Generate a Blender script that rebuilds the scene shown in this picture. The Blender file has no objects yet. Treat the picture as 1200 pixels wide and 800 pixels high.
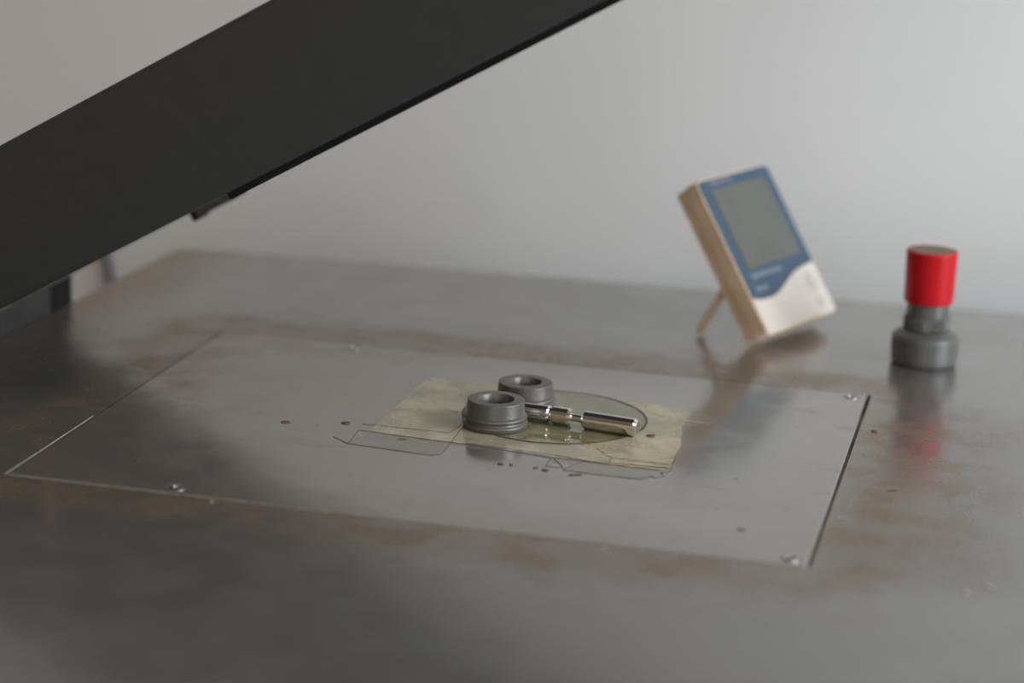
import bpy, bmesh, math, random
from mathutils import Vector, Matrix
from math import sin, cos, pi, radians

random.seed(7)
S = bpy.context.scene
COL = S.collection

# ---------------------------------------------------------------- camera
YAW, PITCH, ROLL = 0.22973, 0.25653, 0.038
CAM = Vector((0.45668, -0.94002, 0.34))
fw = Vector((-sin(YAW) * cos(PITCH), cos(YAW) * cos(PITCH), -sin(PITCH)))
rt = Vector((cos(YAW), sin(YAW), 0))
up = rt.cross(fw)
r2 = rt * cos(ROLL) + up * sin(ROLL)
u2 = -rt * sin(ROLL) + up * cos(ROLL)
cd = bpy.data.cameras.new('camera')
cam = bpy.data.objects.new('camera', cd)
COL.objects.link(cam)
m = Matrix((r2, u2, -fw)).transposed().to_4x4()
m.translation = CAM
cam.matrix_world = m
cd.sensor_fit = 'HORIZONTAL'
cd.sensor_width = 36
cd.lens = 2722.8 * 36 / 1200
cd.clip_start = 0.02
cd.dof.use_dof = True
cd.dof.focus_distance = 1.155
cd.dof.aperture_fstop = 3.6
S.camera = cam

# ---------------------------------------------------------------- world, lights, exposure
w = bpy.data.worlds.new('room_air')
S.world = w
w.use_nodes = True
w.node_tree.nodes['Background'].inputs[0].default_value = (0.88, 0.70, 0.53, 1)
w.node_tree.nodes['Background'].inputs[1].default_value = 0.42

def area(name, loc, target, sx, sy, power, color):
    l = bpy.data.lights.new(name, 'AREA')
    l.shape = 'RECTANGLE'; l.size = sx; l.size_y = sy; l.energy = power; l.color = color
    o = bpy.data.objects.new(name, l); COL.objects.link(o)
    o.location = loc
    o.rotation_euler = (Vector(target) - Vector(loc)).to_track_quat('-Z', 'Y').to_euler()
    return o
area('window_daylight', (1.46, -0.06, 0.50), (0.28, 0.50, 0.08), 0.8, 0.8, 19, (0.84, 0.93, 1.0))
area('camera_side_fill', (0.6, -2.75, 0.9), (0.3, 0, 0.1), 1.6, 1.6, 10, (1.0, 0.95, 0.9))  # soft fill added behind the camera, for the pin's bright middle band
area('ceiling_tube_light', (0.95, -0.55, 1.65), (0.6, -0.3, 0), 0.9, 0.08, 5, (1.0, 0.97, 0.92))

S.view_settings.view_transform = 'Standard'
S.view_settings.look = 'None'
S.view_settings.gamma = 1
S.view_settings.use_curve_mapping = False
S.view_settings.exposure = 0.0

# ---------------------------------------------------------------- materials
def newmat(name):
    m = bpy.data.materials.new(name); m.use_nodes = True
    nt = m.node_tree
    for n in list(nt.nodes): nt.nodes.remove(n)
    out = nt.nodes.new('ShaderNodeOutputMaterial')
    return m, nt, out

class NT:
    """small helper that wires procedural nodes"""
    def __init__(s, nt): s.nt = nt
    def n(s, t, **k):
        x = s.nt.nodes.new(t)
        for a, b in k.items(): setattr(x, a, b)
        return x
    def put(s, sock, v):
        if hasattr(v, 'is_output') or isinstance(v, bpy.types.NodeSocket): s.nt.links.new(v, sock)
        else: sock.default_value = v
    def math(s, op, a, b=0.0, c=None, clamp=False):
        x = s.n('ShaderNodeMath', operation=op, use_clamp=clamp)
        s.put(x.inputs[0], a); s.put(x.inputs[1], b)
        if c is not None: s.put(x.inputs[2], c)
        return x.outputs[0]
    def pos(s):
        return s.n('ShaderNodeTexCoord').outputs['Object']
    def noise(s, vec, scale, detail=4, rough=.55, dist=0.0):
        x = s.n('ShaderNodeTexNoise')
        s.put(x.inputs['Vector'], vec); x.inputs['Scale'].default_value = scale
        x.inputs['Detail'].default_value = detail; x.inputs['Roughness'].default_value = rough
        x.inputs['Distortion'].default_value = dist
        return x.outputs['Fac']
    def scale(s, vec, k):
        x = s.n('ShaderNodeVectorMath', operation='MULTIPLY')
        s.put(x.inputs[0], vec); x.inputs[1].default_value = k
        return x.outputs[0]
    def ramp(s, f, stops):
        x = s.n('ShaderNodeValToRGB')
        s.put(x.inputs[0], f)
        e = x.color_ramp.elements
        while len(e) < len(stops): e.new(0.5)
        for i, (p, c) in enumerate(stops):
            e[i].position = p
            e[i].color = (c, c, c, 1) if isinstance(c, (int, float)) else (*c, 1)
        return x.outputs[0]
    def map(s, f, a, b, c=0.0, d=1.0, smooth=True):
        x = s.n('ShaderNodeMapRange', interpolation_type='SMOOTHSTEP' if smooth else 'LINEAR')
        s.put(x.inputs[0], f)
        for i, v in enumerate((a, b, c, d)): x.inputs[i + 1].default_value = v
        return x.outputs[0]
    def mix(s, f, a, b, mode='MIX'):
        x = s.n('ShaderNodeMix', data_type='RGBA', blend_type=mode)
        s.put(x.inputs[0], f)
        s.put(x.inputs[6], (*a, 1) if isinstance(a, tuple) else a)
        s.put(x.inputs[7], (*b, 1) if isinstance(b, tuple) else b)
        return x.outputs[2]

def principled(name, color, rough=.5, metal=0.0, var=.06, nscale=60, bump=0.0, alpha=1.0, coat=0.0, spec=None, trans=0.0):
    m, nt, out = newmat(name); h = NT(nt)
    b = h.n('ShaderNodeBsdfPrincipled')
    p = h.pos(); f = h.noise(p, nscale)
    lo = tuple(max(0, c * (1 - var * 2)) for c in color); hi = tuple(min(1, c * (1 + var * 2)) for c in color)
    h.put(b.inputs['Base Color'], h.mix(h.map(f, .3, .7), lo, hi))
    b.inputs['Roughness'].default_value = rough
    b.inputs['Metallic'].default_value = metal
    b.inputs['Alpha'].default_value = alpha
    b.inputs['Coat Weight'].default_value = coat
    b.inputs['Transmission Weight'].default_value = trans
    if spec is not None: b.inputs['Specular IOR Level'].default_value = spec
    if bump:
        bp = h.n('ShaderNodeBump'); bp.inputs['Strength'].default_value = bump; bp.inputs['Distance'].default_value = .0005
        h.put(bp.inputs['Height'], h.noise(p, nscale * 8)); h.put(b.inputs['Normal'], bp.outputs[0])
    nt.links.new(b.outputs[0], out.inputs[0])
    return m

PW, PH = 0.36945, 0.28267          # inset plate size

def steel(name, plate):
    m, nt, out = newmat(name); h = NT(nt)
    p = h.pos()
    sep = h.n('ShaderNodeSeparateXYZ'); h.put(sep.inputs[0], p)
    x, y = sep.outputs[0], sep.outputs[1]
    big = h.noise(p, 9, 5, .6)
    mid = h.noise(p, 34, 4, .55, .3)
    streak = h.noise(h.scale(p, (30, 80, 1)), 1.0, 3, .5, .3)
    fine = h.noise(p, 420, 3)
    # distance outside the plate: the dried rust tide mark follows the joint
    dx = h.math('MAXIMUM', h.math('MAXIMUM', h.math('MULTIPLY', x, -1.0), h.math('SUBTRACT', x, PW)), 0.0)
    dy = h.math('MAXIMUM', h.math('MAXIMUM', h.math('MULTIPLY', y, -1.0), h.math('SUBTRACT', y, PH)), 0.0)
    d = h.math('SQRT', h.math('ADD', h.math('MULTIPLY', dx, dx), h.math('MULTIPLY', dy, dy)))
    dn = h.math('ADD', d, h.math('MULTIPLY', h.math('SUBTRACT', big, 0.5), 0.03))
    if plate:
        # grime from the rim inwards, heavier at the left
        inner = h.math('MINIMUM', h.math('MINIMUM', x, h.math('SUBTRACT', PW, x)), h.math('MINIMUM', y, h.math('SUBTRACT', PH, y)))
        rim = h.map(inner, 0.0, 0.05, .30, .0)
        left = h.map(x, 0.0, 0.22, .55, .08)
        grime = h.math('MULTIPLY', h.math('ADD', rim, left), h.map(mid, .3, .7, .35, 1.0), clamp=True)
    else:
        band = h.map(dn, 0.018, 0.055, 1.0, 0.0)
        tide = h.math('MULTIPLY', h.map(dn, 0.012, 0.03, 0.0, 1.0), h.map(dn, 0.03, 0.044, 1.0, 0.0))
        wide = h.math('MULTIPLY', h.map(dn, 0.03, 0.10, .35, 0.0), h.map(mid, .45, .65))
        right = h.map(x, 0.30, 0.46, 1.0, .45)
        g = h.math('ADD', h.math('MULTIPLY', band, h.map(mid, .3, .7, .48, .72)), h.math('MULTIPLY', tide, .15))
        grime = h.math('ADD', h.math('MULTIPLY', g, right), wide, clamp=True)
    if not plate:
        rightd = h.math('MULTIPLY', h.map(h.math('SUBTRACT', x, PW), .0, .02), h.map(h.math('ADD', h.math('SUBTRACT', x, PW), h.math('MULTIPLY', big, .08)), .10, .17, 1, 0))
        rightd = h.math('MULTIPLY', rightd, h.math('MULTIPLY', h.map(y, -.03, .02), h.map(y, .22, .30, 1, 0)))
        grime = h.math('ADD', grime, h.math('MULTIPLY', rightd, h.map(mid, .3, .7, .12, .45)), clamp=True)
        leftd = h.map(h.math('ADD', x, h.math('MULTIPLY', big, .05)), -.085, -.01, .8, 0)
        grime = h.math('MAXIMUM', grime, leftd)
    clean = h.mix(h.map(mid, .3, .7), (.81, .80, .78), (.88, .87, .86))
    gcol = h.mix(grime, clean, (.74, .67, .585))
    dclean = h.mix(h.map(mid, .35, .65), (.17, .162, .15), (.20, .194, .184)) if plate else h.mix(h.map(mid, .35, .65), (.112, .110, .105), (.12, .118, .114))
    dcol = h.mix(grime, dclean, (.15, .120, .090))
    # small scattered rust marks
    sp = h.n('ShaderNodeTexVoronoi'); h.put(sp.inputs['Vector'], h.scale(p, (95, 150, 1))); sp.inputs['Scale'].default_value = 1
    sp.inputs['Randomness'].default_value = 1
    spots = h.math('MULTIPLY', h.map(sp.outputs['Distance'], .02, .17, 1, 0), h.map(h.noise(p, 45, 2), .53, .62))
    st = h.math('MULTIPLY', h.map(streak, .57, .70), .35)
    marks = h.math('MAXIMUM', spots, h.math('MULTIPLY', st, h.map(big, .45, .6)))
    marks = h.math('MULTIPLY', marks, h.map(d, .05, .11, .7, .1))
    if not plate: marks = h.math('MULTIPLY', marks, .55)
    gcol = h.mix(marks, gcol, (.30, .22, .16)); dcol = h.mix(marks, dcol, (.16, .10, .06))
    rough = h.math('ADD', h.math('ADD', h.map(mid, .3, .7, .12, .17), h.math('MULTIPLY', grime, .12)), h.map(d, .03, .06, 0.0, .07) if not plate else 0.0)
    bp = h.n('ShaderNodeBump'); bp.inputs['Strength'].default_value = .2; bp.inputs['Distance'].default_value = .00004
    h.put(bp.inputs['Height'], fine)
    di = h.n('ShaderNodeBsdfDiffuse'); gl = h.n('ShaderNodeBsdfGlossy')
    h.put(di.inputs['Color'], dcol); h.put(gl.inputs['Color'], gcol); h.put(gl.inputs['Roughness'], rough)
    nt.links.new(bp.outputs[0], gl.inputs['Normal'])
    mx = h.n('ShaderNodeMixShader')
    fr = h.n('ShaderNodeFresnel'); fr.inputs['IOR'].default_value = 1.5
    h.put(mx.inputs[0], h.math('ADD', h.math('MULTIPLY', fr.outputs[0], 1.3 if plate else 1.9), .27 if plate else .05, clamp=True))
    fac = h.math('MULTIPLY', mx.inputs[0].links[0].from_socket, h.math('SUBTRACT', 1.0, h.math('MULTIPLY', grime, .30)))
    if not plate: fac = h.math('SUBTRACT', fac, h.math('MULTIPLY', rightd, .07))
    h.put(mx.inputs[0], fac)
    nt.links.new(di.outputs[0], mx.inputs[1]); nt.links.new(gl.outputs[0], mx.inputs[2])
    nt.links.new(mx.outputs[0], out.inputs[0])
    return m

M = {}
M['table'] = steel('worn_steel_table', False)
M['plate'] = steel('worn_steel_plate', True)
M['wall'] = principled('matt_wall_paint', (.72, .72, .715), .9, var=.012, nscale=5, spec=.1)
M['leftwall'] = principled('warm_wall_paint', (.66, .58, .48), .9, var=.02, nscale=4, spec=.1)
M['ceil'] = principled('ceiling_paint', (.45, .43, .40), .9, var=.02, nscale=4)
M['floor'] = principled('floor_grey', (.28, .25, .22), .7, var=.08, nscale=8)
M['dark'] = principled('dark_powder_coat', (.041, .046, .049), .5, var=.03, nscale=90, bump=.15, spec=.35)
M['black'] = principled('black_rubber', (.008, .008, .009), .6, var=.1, spec=.2)
M['rail'] = principled('dark_rail_paint', (.034, .033, .031), .6, var=.1, nscale=40, spec=.3)
M['rod'] = principled('dark_grey_rod', (.06, .065, .07), .45, metal=.3)
M['ring'] = principled('satin_grey_steel', (.130, .122, .113), .36, metal=.35, var=.03, nscale=300, bump=.05)
M['pin'] = principled('polished_pin_steel', (.72, .69, .66), .09, metal=1.0, var=.015, nscale=100)
M['screw'] = principled('screw_steel', (.34, .33, .32), .3, metal=1.0)
M['void'] = principled('screw_recess', (.05, .045, .04), .6)
M['cream'] = principled('yellowed_plastic', (.70, .53, .37), .5, var=.05, nscale=45, spec=.35)
M['white'] = principled('offwhite_plastic', (.66, .60, .53), .5, var=.02, nscale=30, spec=.4)
M['blue'] = principled('blue_faceplate', (.046, .084, .138), .45, var=.03, nscale=60, spec=.4)
M['lcd'] = principled('lcd_grey', (.112, .116, .100), .35, var=.04, nscale=35, spec=.5)
M['print'] = principled('pale_print', (.19, .23, .27), .5, var=.03)
M['logo'] = principled('logo_print', (.18, .18, .20), .5, var=.03)
M['btn'] = principled('button_grey', (.56, .51, .45), .5, var=.03)
M['red'] = principled('red_plastic', (.50, .003, .009), .36, var=.03, nscale=40, spec=.28)
M['captop'] = principled('worn_cap_top', (.20, .125, .085), .6, var=.12, nscale=90)
M['grey'] = principled('grey_plastic', (.10, .098, .093), .34, var=.04, nscale=60, spec=.5)
M['flake'] = principled('dried_glue_brown', (.14, .075, .045), .6, var=.2, nscale=300)
M['residue'] = principled('residue_line', (.12, .095, .065), .7, var=.2, nscale=200)
M['crease'] = principled('straw_crease', (.50, .40, .22), .35, var=.1, nscale=200)
M['edge'] = principled('edge_glint_metal', (.40, .36, .32), .4, metal=.5, var=.1, nscale=120)  # lighter than the plate: the joint's highlight put into the colour
M['speck'] = principled('pale_speck', (.45, .44, .42), .4, var=.02)
M['salmon'] = principled('reflection_pad', (.75, .33, .2), .5, var=.05)
M['brass'] = principled('dull_brass', (.10, .088, .07), .45, metal=.3)

def film_mat(name, color, amin, amax, rough, nscale):
    m, nt, out = newmat(name); h = NT(nt)
    p = h.pos(); b = h.n('ShaderNodeBsdfPrincipled')
    f = h.noise(p, nscale, 5, .6, .5)
    st = h.noise(h.scale(p, (20, 150, 1)), 1.0, 4, .6, .6)
    c = h.mix(h.map(f, .35, .65), tuple(q * .9 for q in color), tuple(min(1, q * 1.08) for q in color))
    c = h.mix(h.map(st, .6, .72, 0, .5), c, (.50, .36, .18))
    h.put(b.inputs['Base Color'], c)
    h.put(b.inputs['Alpha'], h.map(f, .3, .7, amin, amax))
    b.inputs['Roughness'].default_value = rough
    b.inputs['Specular IOR Level'].default_value = .5
    nt.links.new(b.outputs[0], out.inputs[0])
    return m
M['film'] = film_mat('yellowed_adhesive_film', (.66, .60, .42), .30, .60, .13, 38)
M['film2'] = film_mat('clear_adhesive_film', (.40, .38, .31), .10, .22, .14, 45)
def clear_disc():
    m, nt, out = newmat('clear_glossy_disc'); h = NT(nt)
    tr = h.n('ShaderNodeBsdfTransparent'); tr.inputs[0].default_value = (.90, .91, .86, 1)
    gl = h.n('ShaderNodeBsdfGlossy'); gl.inputs['Roughness'].default_value = .035; gl.inputs['Color'].default_value = (.9, .9, .9, 1)
    fr = h.n('ShaderNodeFresnel'); fr.inputs['IOR'].default_value = 1.5
    mx = h.n('ShaderNodeMixShader'); geo = h.n('ShaderNodeNewGeometry')
    h.put(mx.inputs[0], h.math('MULTIPLY', h.math('ADD', fr.outputs[0], .05), h.math('SUBTRACT', 1.0, geo.outputs['Backfacing'])))
    nt.links.new(tr.outputs[0], mx.inputs[1]); nt.links.new(gl.outputs[0], mx.inputs[2]); nt.links.new(mx.outputs[0], out.inputs[0])
    return m
M['disc'] = clear_disc()

# ---------------------------------------------------------------- mesh helpers
def obj(name, bm, mat, parent=None, smooth=False, loc=None):
    me = bpy.data.meshes.new(name)
    bmesh.ops.recalc_face_normals(bm, faces=bm.faces[:])
    bm.to_mesh(me); bm.free()
    if smooth:
        me.polygons.foreach_set('use_smooth', [True] * len(me.polygons))
    me.materials.append(M[mat])
    o = bpy.data.objects.new(name, me); COL.objects.link(o)
    if parent: o.parent = parent
    if loc is not None: o.location = loc
    return o

def tag(o, label=None, cat=None, group=None, kind=None):
    if label: o['label'] = label
    if cat: o['category'] = cat
    if group: o['group'] = group
    if kind: o['kind'] = kind
    return o

def thing(name, label, cat, loc=(0, 0, 0), rot=None, group=None):
    o = bpy.data.objects.new(name, None); COL.objects.link(o)
    o.empty_display_size = .01; o.location = loc
    if rot is not None: o.rotation_euler = rot
    return tag(o, label, cat, group)

def add_box(bm, x0, x1, y0, y1, z0, z1, bev=0.0, seg=2):
    b = bmesh.new()
    vs = [b.verts.new((x, y, z)) for z in (z0, z1) for y in (y0, y1) for x in (x0, x1)]
    for f in ((0, 2, 3, 1), (4, 5, 7, 6), (0, 1, 5, 4), (2, 6, 7, 3), (0, 4, 6, 2), (1, 3, 7, 5)):
        b.faces.new([vs[i] for i in f])
    if bev: bmesh.ops.bevel(b, geom=b.edges[:], offset=bev, segments=seg, profile=.5, affect='EDGES')
    merge(bm, b)

def merge(bm, b):
    mp = {v: bm.verts.new(v.co) for v in b.verts}
    for f in b.faces: bm.faces.new([mp[v] for v in f.verts])
    b.free()

def prism(bm, pts, z0, z1, bev=0.0, seg=2):
    b = bmesh.new()
    lo = [b.verts.new((x, y, z0)) for x, y in pts]; hi = [b.verts.new((x, y, z1)) for x, y in pts]
    n = len(pts)
    b.faces.new(lo[::-1]); top = b.faces.new(hi)
    for i in range(n): b.faces.new((lo[i], lo[(i + 1) % n], hi[(i + 1) % n], hi[i]))
    if bev:
        bmesh.ops.bevel(b, geom=[e for e in top.edges], offset=bev, segments=seg, profile=.5, affect='EDGES')
    merge(bm, b)

def lathe(bm, prof, n=64, axis='Z', closed=False):
    rings = []
    for r, z in prof:
        if r < 1e-7:
            rings.append([bm.verts.new((0, 0, z) if axis == 'Z' else (z, 0, 0))])
        else:
            rings.append([bm.verts.new((r * cos(2 * pi * k / n), r * sin(2 * pi * k / n), z) if axis == 'Z'
                                       else (z, r * cos(2 * pi * k / n), r * sin(2 * pi * k / n))) for k in range(n)])
    pairs = list(zip(rings, rings[1:]))
    if closed: pairs.append((rings[-1], rings[0]))
    for a, b in pairs:
        for k in range(n):
            k2 = (k + 1) % n
            if len(a) == 1 and len(b) == 1: continue
            if len(a) == 1: bm.faces.new((a[0], b[k], b[k2]))
            elif len(b) == 1: bm.faces.new((a[k], a[k2], b[0]))
            else: bm.faces.new((a[k], a[k2], b[k2], b[k]))

def arc(cx, cz, r, a0, a1, n=5):
    return [(cx + r * cos(radians(a0 + (a1 - a0) * i / n)), cz + r * sin(radians(a0 + (a1 - a0) * i / n))) for i in range(n + 1)]

def soften(o, ang=35):
    for p in o.data.polygons: p.use_smooth = True
    b = bmesh.new(); b.from_mesh(o.data)
    for e in b.edges:
        if len(e.link_faces) == 2 and e.calc_face_angle(0) > radians(ang): e.smooth = False
    b.to_mesh(o.data); b.free()
    return o

def ribbon(bm, pts, width, z0, z1, jit=0.0, closed=False):
    """a thin raised crooked ridge along a polyline"""
    P = []
    for (ax, ay), (bx, by) in zip(pts, pts[1:]):
        L = math.hypot(bx - ax, by - ay); k = max(1, int(L / .003))
        for i in range(k):
            t = i / k
            P.append((ax + (bx - ax) * t + random.uniform(-jit, jit), ay + (by - ay) * t + random.uniform(-jit, jit)))
    P.append(pts[-1])
    prev = None
    for i, (x, y) in enumerate(P):
        a = P[max(0, i - 1)]; b = P[min(len(P) - 1, i + 1)]
        d = Vector((b[0] - a[0], b[1] - a[1])); d = d.normalized() if d.length > 1e-9 else Vector((1, 0))
        n = Vector((-d.y, d.x)) * width * random.uniform(.25, .75)
        cur = [bm.verts.new((x + n.x, y + n.y, z0)), bm.verts.new((x, y, z1)), bm.verts.new((x - n.x, y - n.y, z0))]
        if prev:
            bm.faces.new((prev[0], cur[0], cur[1], prev[1])); bm.faces.new((prev[1], cur[1], cur[2], prev[2]))
        prev = cur

# ---------------------------------------------------------------- the setting
def slab(name, x0, x1, y0, y1, z0, z1, mat):
    bm = bmesh.new(); add_box(bm, x0, x1, y0, y1, z0, z1)
    return tag(obj(name, bm, mat), kind='structure')
WY = 0.62
slab('wall_back', -1.7, 2.6, WY, WY + .1, -.8, 1.9, 'wall')
slab('wall_left', -1.8, -1.7, -3.1, WY + .1, -.8, 1.9, 'leftwall')
slab('floor', -1.8, 2.6, -3.1, WY, -.9, -.8, 'floor')
slab('ceiling', -1.8, 2.6, -3.1, WY + .1, 1.9, 2.0, 'ceil')

# ---------------------------------------------------------------- steel table
table = thing('steel_work_table', 'large worn stainless steel work table with a rust-stained top', 'table', (0, 0, 0))
BL, BR, FR, FL = (-.1047, .4784), (.98, .5342), (1.0, -.55), (-.130, -.55)
def rounded_outline():
    pts = []
    a, b = Vector(BL), Vector(BR); d1 = (Vector(FL) - a).normalized(); d2 = (b - a).normalized()
    r = .014
    p0, p1 = a + d1 * r, a + d2 * r
    for i in range(7):
        t = i / 6; q = p0 * (1 - t) ** 2 + a * 2 * t * (1 - t) + p1 * t ** 2
        pts.append((q.x, q.y))
    return pts + [BR, FR, FL]
def make_top():
    bm = bmesh.new()
    out = rounded_outline()
    g = .0007                       # joint width; the right side gapes wider
    hole = [(-g, -g), (PW + .0016, -g * .6), (PW + .0020, PH + g), (-g, PH + g)]
    T = .022
    def ring(pts, z, ins=0.0, c=(0.4, 0)):
        return [bm.verts.new((x, y, z)) for x, y in pts]
    def inset(pts, k):
        cx = sum(p[0] for p in pts) / len(pts); cy = sum(p[1] for p in pts) / len(pts)
        return [(x + (cx - x) * k, y + (cy - y) * k) for x, y in pts]
    e = []
    def loopedges(vs): return [bm.edges.new((vs[i], vs[(i + 1) % len(vs)])) for i in range(len(vs))]
    topo = ring(inset(out, .0035), 0); toph = ring(hole, 0)
    e = loopedges(topo) + loopedges(toph)
    bmesh.ops.triangle_fill(bm, use_beauty=True, edges=e)
    for f in bm.faces[:]:           # fill must not cover the hole
        c = f.calc_center_median()
        if 0 < c.x < PW and 0 < c.y < PH and all(v in toph for v in f.verts): bm.faces.remove(f)
    lo = [(inset(out, .0012), -.0006), (out, -.0025), (out, -T)]
    prev = topo
    for pts, z in lo:
        cur = ring(pts, z)
        for i in range(len(cur)):
            bm.faces.new((prev[i], prev[(i + 1) % len(cur)], cur[(i + 1) % len(cur)], cur[i]))
        prev = cur
    bm.faces.new(prev)
    hb = ring(hole, -.006)
    for i in range(4): bm.faces.new((toph[i], hb[i], hb[(i + 1) % 4], toph[(i + 1) % 4]))
    bm.faces.new(hb)
    return bm
top = obj('table_top', make_top(), 'table', table)
bm = bmesh.new()
add_box(bm, -.07, .94, -.50, -.48, -.12, -.022, .002); add_box(bm, -.07, .94, .43, .45, -.12, -.022, .002)
add_box(bm, -.07, -.05, -.48, .43, -.12, -.022, .002); add_box(bm, .92, .94, -.48, .43, -.12, -.022, .002)
obj('apron', bm, 'rail', table)
for x, y in ((-.045, -.46), (.90, -.46), (-.045, .41), (.90, .41)):
    bm = bmesh.new(); add_box(bm, x - .02, x + .02, y - .02, y + .02, -.8, -.022, .002)
    obj('leg', bm, 'rail', table)

# ---------------------------------------------------------------- inset plate with countersunk screws
plate = thing('inset_plate', 'rectangular steel plate set flush into the table top, scratched and held by screws', 'plate', (0, 0, 0))
SCREWS = [(.0802, .0085), (.3613, .0085), (.3612, .2755), (.0812, .2745)]
bm = bmesh.new()
add_box(bm, 0, PW, 0, PH, -.006, .00012, .0004, 1)
pl = obj('plate_sheet', bm, 'plate', plate)
cut = bmesh.new()
for x, y in SCREWS:
    c = bmesh.new(); lathe(c, [(0, -.0052), (.0022, -.0052), (.0026, -.0014), (.0046, .0003), (.0046, .003), (0, .003)], 40)
    bmesh.ops.translate(c, verts=c.verts[:], vec=(x, y, 0)); bmesh.ops.recalc_face_normals(c, faces=c.faces[:]); merge(cut, c)
cutter = obj('cutter', cut, 'screw')
md = pl.modifiers.new('holes', 'BOOLEAN'); md.object = cutter; md.operation = 'DIFFERENCE'; md.solver = 'EXACT'
bpy.context.view_layer.update()
me = bpy.data.meshes.new_from_object(pl.evaluated_get(bpy.context.evaluated_depsgraph_get()))
pl.modifiers.clear(); pl.data = me
bpy.data.objects.remove(cutter)
for i, (x, y) in enumerate(SCREWS):
    b = bmesh.new()
    lathe(b, [(0, -.0050), (.0021, -.0050), (.0021, -.0016), (.0038, -.0004), (.0040, -.0001), (.0038, .00025), (.0030, .0005), (.0019, .0006), (.0017, .0001), (.0016, -.0010), (0, -.0012)], 40)
    o = soften(obj('screw', b, 'screw', plate, loc=(x, y, 0)))

def edge_strip(p0, p1, n, parent, wd=.0006):  # added bright strip standing in for light caught by the joint edge
    bm = bmesh.new(); a, b, n = Vector((*p0, 0)), Vector((*p1, 0)), Vector((*n, 0)) * wd
    z0, z1 = Vector((0, 0, .00002)), Vector((0, 0, .00042))
    v = [bm.verts.new(q) for q in (a + z0 + n, a + z1, a + z0 - n * .5, b + z0 + n, b + z1, b + z0 - n * .5)]
    for f in ((0, 1, 4, 3), (1, 2, 5, 4), (2, 0, 3, 5), (0, 2, 1), (3, 4, 5)): bm.faces.new([v[i] for i in f])
    o = obj('edge_glint', bm, 'edge', parent); o['label'] = 'bright strip added along the joint for the light its edge catches'
edge_strip((.0006, .0003), (.30, .0003), (0, -1), plate)
edge_strip((-.0010, .0), (-.0010, .10), (1, 0), table, .0003)

# ---------------------------------------------------------------- adhesive film, disc
f = thing('adhesive_film', 'yellowed rectangle of old adhesive film stuck in the middle of the steel plate', 'film', (.21, .17, .00015))
def irregular(pts, jit, step=.006):
    out = []
    for i in range(len(pts)):
        a, b = pts[i], pts[(i + 1) % len(pts)]
        k = max(1, int(math.hypot(b[0] - a[0], b[1] - a[1]) / step))
        for j in range(k):
            t = j / k
            out.append((a[0] + (b[0] - a[0]) * t + random.uniform(-jit, jit), a[1] + (b[1] - a[1]) * t + random.uniform(-jit, jit)))
    return out
def loc2(pts, ox=.21, oy=.17): return [(x - ox, y - oy) for x, y in pts]
bm = bmesh.new()
prism(bm, loc2(irregular([(.1365, .124), (.176, .121), (.2, .1215), (.2547, .116), (.2890, .1165), (.2894, .145), (.284, .187), (.284, .2205), (.24, .224), (.1838, .2305), (.1395, .2297), (.1375, .205)], .0007)), 0, .00012)
obj('film_sheet', bm, 'film', f)
bm = bmesh.new()
prism(bm, loc2(irregular([(.132, .1005), (.1763, .0962), (.1807, .1004), (.181, .115), (.2319, .1115), (.2327, .0995), (.2406, .1080), (.2460, .0960), (.2760, .0935), (.2840, .0990), (.2890, .1155), (.235, .1155), (.178, .1205), (.1365, .1235)], .0006)), 0, .00008)
obj('torn_film_edge', bm, 'film2', f)
bm = bmesh.new()
prism(bm, loc2(irregular([(.140, .2305), (.1838, .2320), (.24, .2250), (.284, .2215), (.298, .2087), (.296, .196), (.2845, .188), (.284, .2205), (.24, .2240), (.1838, .2307)], .0003)), 0, .0001)
obj('torn_film_edge', bm, 'film2', f)
R = [[(.1225, .1085), (.133, .1004), (.1763, .0959), (.1807, .1004), (.1783, .1528)],
     [(.133, .1004), (.1309, .1239), (.155, .1213), (.1873, .1191), (.2319, .1130), (.2547, .1135), (.2890, .1165)],
     [(.1298, .1345), (.1749, .1350), (.1767, .1506)],
     [(.2319, .1130), (.2327, .0985), (.2406, .1000), (.2335, .1125)], [(.2416, .0960), (.2470, .1120)], [(.247, .1125), (.285, .1110)],
     [(.2416, .0960), (.2600, .0945), (.2800, .0945), (.2830, .1010)], [(.2830, .1010), (.2860, .0990), (.2895, .1040), (.2870, .1080), (.2910, .1120), (.2894, .1437)],
     [(.2600, .1225), (.2890, .1215)], [(.250, .135), (.2600, .1225), (.2605, .1140)]]
for pts in R:
    bm = bmesh.new(); ribbon(bm, loc2(pts), .00034, .00008, .00030, .00035)
    obj('residue_ridge', bm, 'residue', f)
for pts, wd in (([(.2330, .1180), (.2600, .1135), (.2880, .1130)], .0012), ([(.283, .1985), (.2965, .1975)], .0014), ([(.162, .176), (.169, .171)], .0024), ([(.2560, .1260), (.2885, .1240)], .0009)):
    bm = bmesh.new(); ribbon(bm, loc2(pts), wd, .00012, .00045, .0003)
    o = obj('film_crease', bm, 'crease', f); o['label'] = 'raised straw-coloured crease'

disc = thing('glossy_disc', 'thin clear round glossy disc under the metal rings and pin', 'disc', (.2185, .1815, .00028))
bm = bmesh.new()
lathe(bm, [(0, 0), (.0475, 0), (.0475, .00014), (.0470, .0002), (0, .0002)], 96)
obj('disc_sheet', bm, 'disc', disc)
bm = bmesh.new(); lathe(bm, [(.0466, .0002), (.0478, .0002), (.0478, .00032), (.0466, .00032)], 96, closed=True)
obj('disc_rim', bm, 'residue', disc)
ZD = .0005

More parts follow.
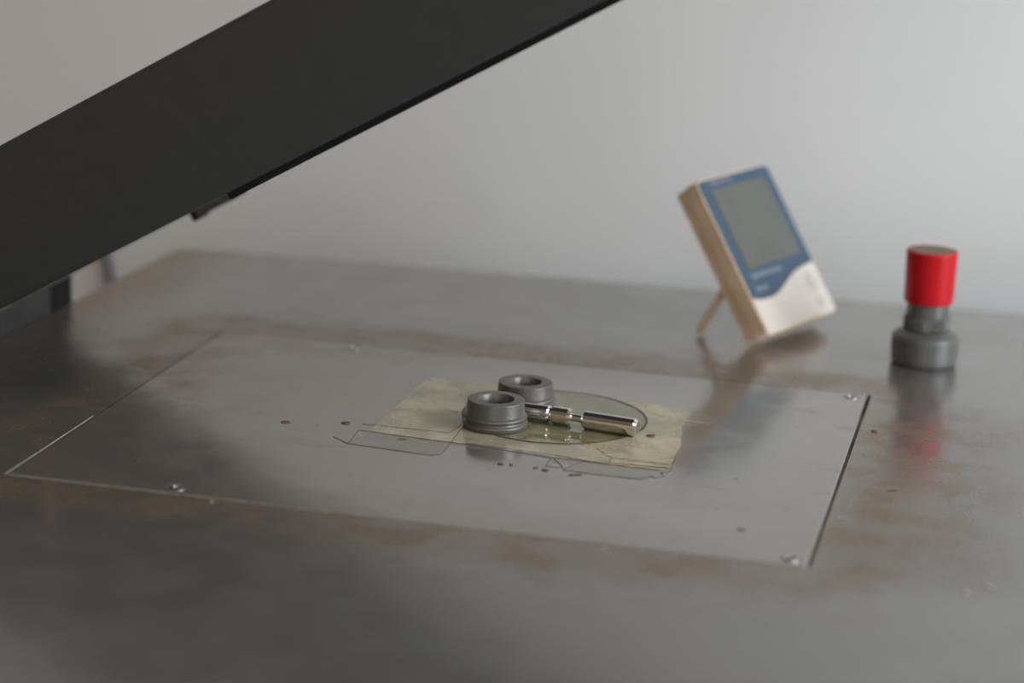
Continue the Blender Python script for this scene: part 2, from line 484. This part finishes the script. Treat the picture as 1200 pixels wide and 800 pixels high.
# ---------------------------------------------------------------- metal rings
def ring_thing(name, label, x, y, s, rb, hh):
    t = thing(name, label, 'ring', (x, y, ZD), group=None)
    r0 = .0167 * s; H = hh
    prof = [(r0 - .0014, 0)]
    prof += [(r0 - .0005, .0002)] + arc(r0 - .0012, .0019, .0012, -40, 75, 6)      # base flange
    prof += [(r0 - .0013, .0034), (r0 - .0014, .0040)]                              # groove
    prof += arc(r0 - .0016, .0054, .0012, -35, 75, 6)                               # rounded bead
    prof += [(r0 - .0018, .0068), (r0 - .0019, .0074)]
    prof += [(r0 - .0022, H - .0010)] + arc(r0 - .0029, H - .0007, .0007, 0, 90, 5)
    body = prof + [(rb + .0005, H), (rb, H - .0006), (rb, .0006), (rb + .0006, 0)]
    bm = bmesh.new(); lathe(bm, body, 96, closed=True)
    soften(obj('ring_body', bm, 'ring', t), 50)
    return t
ring_thing('metal_ring', 'grey flanged metal ring with a wide bore, nearest on the clear disc', .1935, .1550, 1.0, .0089, .0141)
ring_thing('metal_ring', 'grey flanged metal ring with the narrower bore, behind the pin', .1997, .1938, .985, .0080, .0135)

# ---------------------------------------------------------------- polished pin
A = Vector((.2030, .1722, 0)); B = Vector((.2655, .1612, 0)); L = (B - A).length
rp = .0046
pin = thing('stepped_pin', 'polished steel stepped pin lying beside the two rings', 'pin', (A.x, A.y, ZD + rp), (0, 0, math.atan2(B.y - A.y, B.x - A.x)))
def seg(name, prof, mat='pin'):
    bm = bmesh.new(); lathe(bm, prof, 64, axis='X'); return soften(obj(name, bm, mat, pin), 22)
c = .0007
seg('plug_end', [(0, 0), (rp - .0013, 0), (rp - .0006, .0012), (rp - .0002, .0140), (rp - .0002, .0153), (rp - .0009, .0160), (rp - .0009, .0166), (0, .0166)])
seg('plug_collar', [(0, .0166), (rp - .0009, .0166), (rp - .0001, .0176), (rp - .0001, .0262), (rp - .0010, .0276), (0, .0276)])
seg('neck', [(0, .0274), (.0019, .0274), (.0019, .0345), (0, .0345)])
seg('handle', [(0, .0342), (rp - .0009, .0342), (rp, .0351), (rp, L - .0014), (rp - .0010, L - .0002), (rp - .0014, L), (0, L)])

# ---------------------------------------------------------------- thermometer
TO = Vector((0.30513, 0.35677, 0.00893))
tw = Vector((0.40429, 0.91446, 0.01767)).normalized(); tn = tw.cross(Vector((-0.51569, 0.2119, 0.83016))).normalized(); tu = tn.cross(tw).normalized()
th = thing('digital_thermometer', 'yellowed digital thermometer with a blue faceplate, propped on its back leg', 'thermometer', TO)
mw = Matrix((tw, tu, tn)).transposed().to_4x4(); mw.translation = TO; th.matrix_world = mw
W_, H_, T_ = .0780, .0992, .0165
def rrect(x0, x1, y0, y1, r, n=5):
    pts = []
    for cx, cy, a in ((x1 - r, y0 + r, -90), (x1 - r, y1 - r, 0), (x0 + r, y1 - r, 90), (x0 + r, y0 + r, 180)):
        pts += [(cx + r * cos(radians(a + 90 * i / n)), cy + r * sin(radians(a + 90 * i / n))) for i in range(n + 1)]
    return pts
bm = bmesh.new(); prism(bm, rrect(0, W_, 0, H_, .0035), -.0095, -.0002, .0006)
soften(obj('front_case', bm, 'cream', th))
bm = bmesh.new(); prism(bm, rrect(.0007, W_ - .0007, .0007, H_ - .0007, .0035), -T_, -.0100, 0)
soften(obj('back_case', bm, 'cream', th))
bm = bmesh.new(); prism(bm, rrect(.006, W_ - .006, H_ - .030, H_ - .004, .003), -T_ - .0018, -T_ + .0005, 0)
soften(obj('hook_boss', bm, 'cream', th))
wave = [(.0012, .0234), (.010, .0212), (.0183, .0209), (.025, .0212), (.0315, .0231), (.040, .0262), (.0481, .0293), (.055, .0312), (.0625, .0323), (.070, .0330), (W_ - .0010, .0332)]
bm = bmesh.new()
prism(bm, wave + [(W_ - .0010, H_ - .003), (W_ - .003, H_ - .0010), (.003, H_ - .0010), (.0012, H_ - .003)], -.0006, .0006, .0003, 1)
obj('blue_faceplate', bm, 'blue', th)
bm = bmesh.new()
low = rrect(.0012, W_ - .0012, .0012, .5, .003)
bot = [(x, y) for x, y in low if y < .02]
bot.sort(key=lambda p: math.atan2(p[1] - .03, p[0] - W_ / 2))
prism(bm, bot + [(x, y - .0004) for x, y in wave[::-1]], -.0006, .0004, .0003, 1)
o = obj('lower_faceplate', bm, 'white', th); o['label'] = 'off-white wavy lower faceplate'
bm = bmesh.new(); prism(bm, rrect(.0095, .0685, .0400, .0915, .0015), .0004, .0010, .0002, 1)
obj('display', bm, 'lcd', th)
def dashes(name, x, y, ws, h, mat):
    bm = bmesh.new()
    for k in ws:
        add_box(bm, x, x + k * .8, y, y + h, .0005, .0008); x += k
    return obj(name, bm, mat, th)
dashes('printed_lettering', .0100, .0340, [.0036, .0030, .0036, .0030, .0034, .0030, .0036, .0032, .0036, .0030], .0030, 'print')
dashes('printed_lettering', .0085, .0262, [.0030, .0034, .0030, .0036], .0026, 'print')
dashes('printed_logo', .0120, .0945, [.0048, .0048, .0048, .0048, .0048], .0024, 'logo')
for bx, by, rx, ry in ((.0660, .0215, .0050, .0062), (.0660, .0085, .0034, .0034)):
    bm = bmesh.new(); prism(bm, [(bx + rx * cos(2 * pi * i / 24), by + ry * sin(2 * pi * i / 24)) for i in range(24)], .0002, .0010, .0002, 1)
    obj('button', bm, 'btn', th)
# fold-out back leg: from the rear face down to the table
foot = Vector((.2612, .3795, .0015)); inv = mw.inverted(); fl = inv @ foot
hin = Vector((.0042, .037, -T_ + .001))
d = (fl - hin); ax = d.normalized(); sx = Vector((1, 0, 0)); sx = (sx - ax * sx.dot(ax)).normalized(); sz = ax.cross(sx)
bm = bmesh.new(); add_box(bm, -.0026, .0026, -.0016, .0016, 0, d.length, .0006)
bmesh.ops.transform(bm, matrix=Matrix.Translation(hin) @ Matrix((sx, sz, ax)).transposed().to_4x4(), verts=bm.verts[:])
soften(obj('support_leg', bm, 'cream', th))

# ---------------------------------------------------------------- red capped bottle
bx, by = .3934, .3647
bt = thing('capped_bottle', 'small grey round bottle with a tall red cap, standing at the right', 'bottle', (bx, by, .0002))
bm = bmesh.new()
lathe(bm, [(0, 0), (.0172, 0), (.0182, .0006), (.0184, .0022), (.0190, .0028)] + [(.0191, .0145)] + arc(.0160, .0145, .0031, 0, 80, 7) + [(.0142, .0192), (.0128, .0198), (0, .0198)], 80)
soften(obj('bottle_body', bm, 'grey', bt))
bm = bmesh.new()                                     # ribbed collar
n = 40; prof = [(.0118, .0196), (.0131, .0206), (.0131, .0266), (.0122, .0276), (.0118, .0280)]
rings = []
for r, z in prof:
    rings.append([bm.verts.new(((r - (.0006 if k % 2 else 0)) * cos(pi * k / n), (r - (.0006 if k % 2 else 0)) * sin(pi * k / n), z)) for k in range(2 * n)])
for a, b in zip(rings, rings[1:]):
    for k in range(2 * n): bm.faces.new((a[k], a[(k + 1) % (2 * n)], b[(k + 1) % (2 * n)], b[k]))
obj('ribbed_collar', bm, 'grey', bt)
bm = bmesh.new(); lathe(bm, [(0, .0275), (.0119, .0275), (.0122, .0300), (.0119, .0325), (.0119, .0355), (0, .0355)], 64)
soften(obj('neck', bm, 'grey', bt))
bm = bmesh.new()
lathe(bm, [(0, .0352), (.0128, .0352)] + [(.0137, .0358), (.0139, .0375), (.0145, .0645)] + arc(.0135, .0645, .0010, 0, 90, 5) + [(.0128, .0655), (.0126, .0651), (0, .0651)], 80)
cap = soften(obj('cap', bm, 'red', bt))
bm = bmesh.new(); lathe(bm, [(0, .0650), (.0125, .0650), (.0125, .0656), (0, .0657)], 64)
o = obj('cap_top', bm, 'captop', cap); o['label'] = 'worn tan disc on top of the cap'

# ---------------------------------------------------------------- raised dark cover and its hinge rail
ANG = radians(29.85)
ex = Vector((cos(ANG), 0, sin(ANG))); ez = Vector((-sin(ANG), 0, cos(ANG)))
def z_under(x): return .1105 + math.tan(ANG) * (x - .0539)
X0 = -.150
O = Vector((X0, 0, z_under(X0)))
lid = thing('raised_cover', 'dark grey metal cover raised at a slant over the left of the table', 'cover', O, (0, -ANG, 0))
YN, YF, TH, LL = .100, .300, .0716, 1.10
bm = bmesh.new(); add_box(bm, 0, LL, YN, YF, .0, TH, .0034, 4)
soften(obj('cover_shell', bm, 'dark', lid))
def along(x): return (x - X0) / cos(ANG)
bm = bmesh.new(); add_box(bm, along(.0680), LL - .01, YN + .004, YN + .014, -.0034, .0010, .0006, 1)
add_box(bm, along(.0680), LL - .01, YF - .018, YF - .006, -.0022, .0010, .0006, 1)
o = obj('rubber_seal', bm, 'black', lid); o['label'] = 'black rubber strip along the lower edge'
bm = bmesh.new(); add_box(bm, along(-.0165), along(.0075), YF - .022, YF - .006, -.0044, .0008, .0004, 1)
o = obj('latch_plate', bm, 'brass', lid); o['label'] = 'small dull metal latch plate'
bm = bmesh.new(); add_box(bm, along(-.0200), along(-.0155), YF - .021, YF - .007, -.0056, .0006, .0005, 1)
o = obj('latch_stop', bm, 'black', lid); o['label'] = 'black rubber stop'
bm = bmesh.new(); prism(bm, [(along(-.0475), .136), (along(-.0320), YN + .009), (along(-.0235), YN + .009), (along(-.0385), .136)], -.0001, .001)  # unseen pad added for the salmon streak mirrored in the table
o = obj('reflection_pad', bm, 'salmon', lid); o['label'] = 'added copper-coloured pad under the cover, seen only as a reflection'
# hinge rail
def railx(y): return -.1047 + (.4784 - y) * -.0246 + .0015
rail = thing('hinge_rail', 'dark steel hinge rail along the left edge of the table', 'rail', (-.14, 0, 0))
def wedge(y0, y1, dx, gap):
    bm = bmesh.new(); vs = []
    for y in (y0, y1):
        for x, k in ((-.1345, 0), (railx(y) + dx, 0), (railx(y) + dx, 1), (-.1345, 1)):
            vs.append(bm.verts.new((x + .14, y, z_under(x) - gap if k else .0002)))
    for f in ((0, 1, 2, 3), (7, 6, 5, 4), (0, 4, 5, 1), (1, 5, 6, 2), (2, 6, 7, 3), (3, 7, 4, 0)): bm.faces.new([vs[i] for i in f])
    bmesh.ops.bevel(bm, geom=bm.edges[:], offset=.0004, segments=1, affect='EDGES')
    return bm
obj('rail_body', wedge(-.10, .285, 0, .0008), 'rail', rail)
o = obj('hinge_block', wedge(.2852, .3105, .001, .0004), 'black', rail); o['label'] = 'black hinge block at the far end of the rail'
# cable hanging on the wall behind
cu = [(-.230, -.795), (-.213, -.40), (-.2125, -.08), (-.2139, -.06), (-.2192, -.0346), (-.2236, -.006), (-.2275, .028)]
bm = bmesh.new(); rr = .0026; prev = None; P = []
for (x0, z0), (x1, z1) in zip(cu, cu[1:]):
    for k in range(6): P.append((x0 + (x1 - x0) * k / 6, z0 + (z1 - z0) * k / 6))
P.append(cu[-1])
for x, z in P:
    cur = [bm.verts.new((x + rr * cos(pi * k / 6), WY - rr - .0003 + rr * sin(pi * k / 6), z)) for k in range(12)]
    if prev:
        for k in range(12): bm.faces.new((prev[k], prev[(k + 1) % 12], cur[(k + 1) % 12], cur[k]))
    prev = cur
tag(obj('cable', bm, 'rod', None, True), 'thin dark cable on the wall beyond the far left edge of the table', 'cable')

# ---------------------------------------------------------------- flakes and specks
def flake(x, y, L_, W2, label, mat='flake', rot=0.0, z=.00015, cat='flake', grp='brown dried flakes on the steel', nm='dried_flake'):
    bm = bmesh.new()
    n = 9; pts = []
    for i in range(n):
        a = 2 * pi * i / n; k = random.uniform(.65, 1.1)
        pts.append((L_ * k * cos(a) * cos(rot) - W2 * k * sin(a) * sin(rot), L_ * k * cos(a) * sin(rot) + W2 * k * sin(a) * cos(rot)))
    prism(bm, pts, 0, min(L_, W2) * .35, min(L_, W2) * .12, 1)
    o = obj(nm, bm, mat); o.location = (x, y, z)
    return tag(o, label, cat, grp)
FL = [(.2112, .0944, .0018, .0010, 'brown flake in front of the nearest ring, left one of the pair'),
      (.2165, .0950, .0013, .0009, 'brown flake in front of the nearest ring, right one of the pair'),
      (.2288, .0945, .0016, .0007, 'thin dark flake between the nearest ring and the torn film outline'),
      (.2340, .0925, .0019, .0011, 'brown oval flake left of the torn film outline'),
      (.0928, .1237, .0028, .0014, 'lone brown flake far left on the plate'),
      (.1213, .1329, .0028, .0016, 'curled brown flake at the left of the yellowed film'),
      (.2720, .1650, .0026, .0018, 'reddish brown flake off the right end of the pin'),
      (.3356, .0388, .0026, .0007, 'orange brown sliver near the front right corner of the plate'),
      (.3790, .2146, .0016, .0014, 'small dark flake right of the plate, near its back corner'),
      (.3958, .1192, .0026, .0006, 'thin brown curl on the table right of the plate'),
      (.2490, .0905, .0042, .0008, 'long black flake along the front edge of the torn film'),
      (.1560, .1165, .0026, .0006, 'thin rust sliver on the left part of the film'),
      (.0475, .0396, .0016, .0010, 'small dark flake at the front left of the plate'),
      (.0375, .0429, .0010, .0008, 'tiny dark crumb at the front left of the plate')]
for x, y, a, b, lab in FL:
    flake(x, y, a, b, lab, rot=random.uniform(-.3, .5), z=.0003 if .13 < x < .29 and .09 < y < .2 else .0002)
SP = [(.102, -.0050, .0009, 'tiny pale speck in front of the plate, right of the front left screw'),
      (.3764, .0694, .0011, 'tiny pale speck on the table right of the plate'),
      (.2822, -.0050, .0011, 'tiny pale speck on the front joint of the plate'),
      (.3662, .0012, .0011, 'pale speck on the front right corner of the plate'),
      (.4464, .0021, .0014, 'pale speck at the far right of the table, right one of the pair'),
      (.4370, -.0085, .0014, 'pale speck at the far right of the table, left one of the pair')]
for x, y, a, lab in SP:
    flake(x, y, a, a, lab, 'speck', cat='speck', grp='pale specks on the steel', nm='pale_speck', z=.00018)
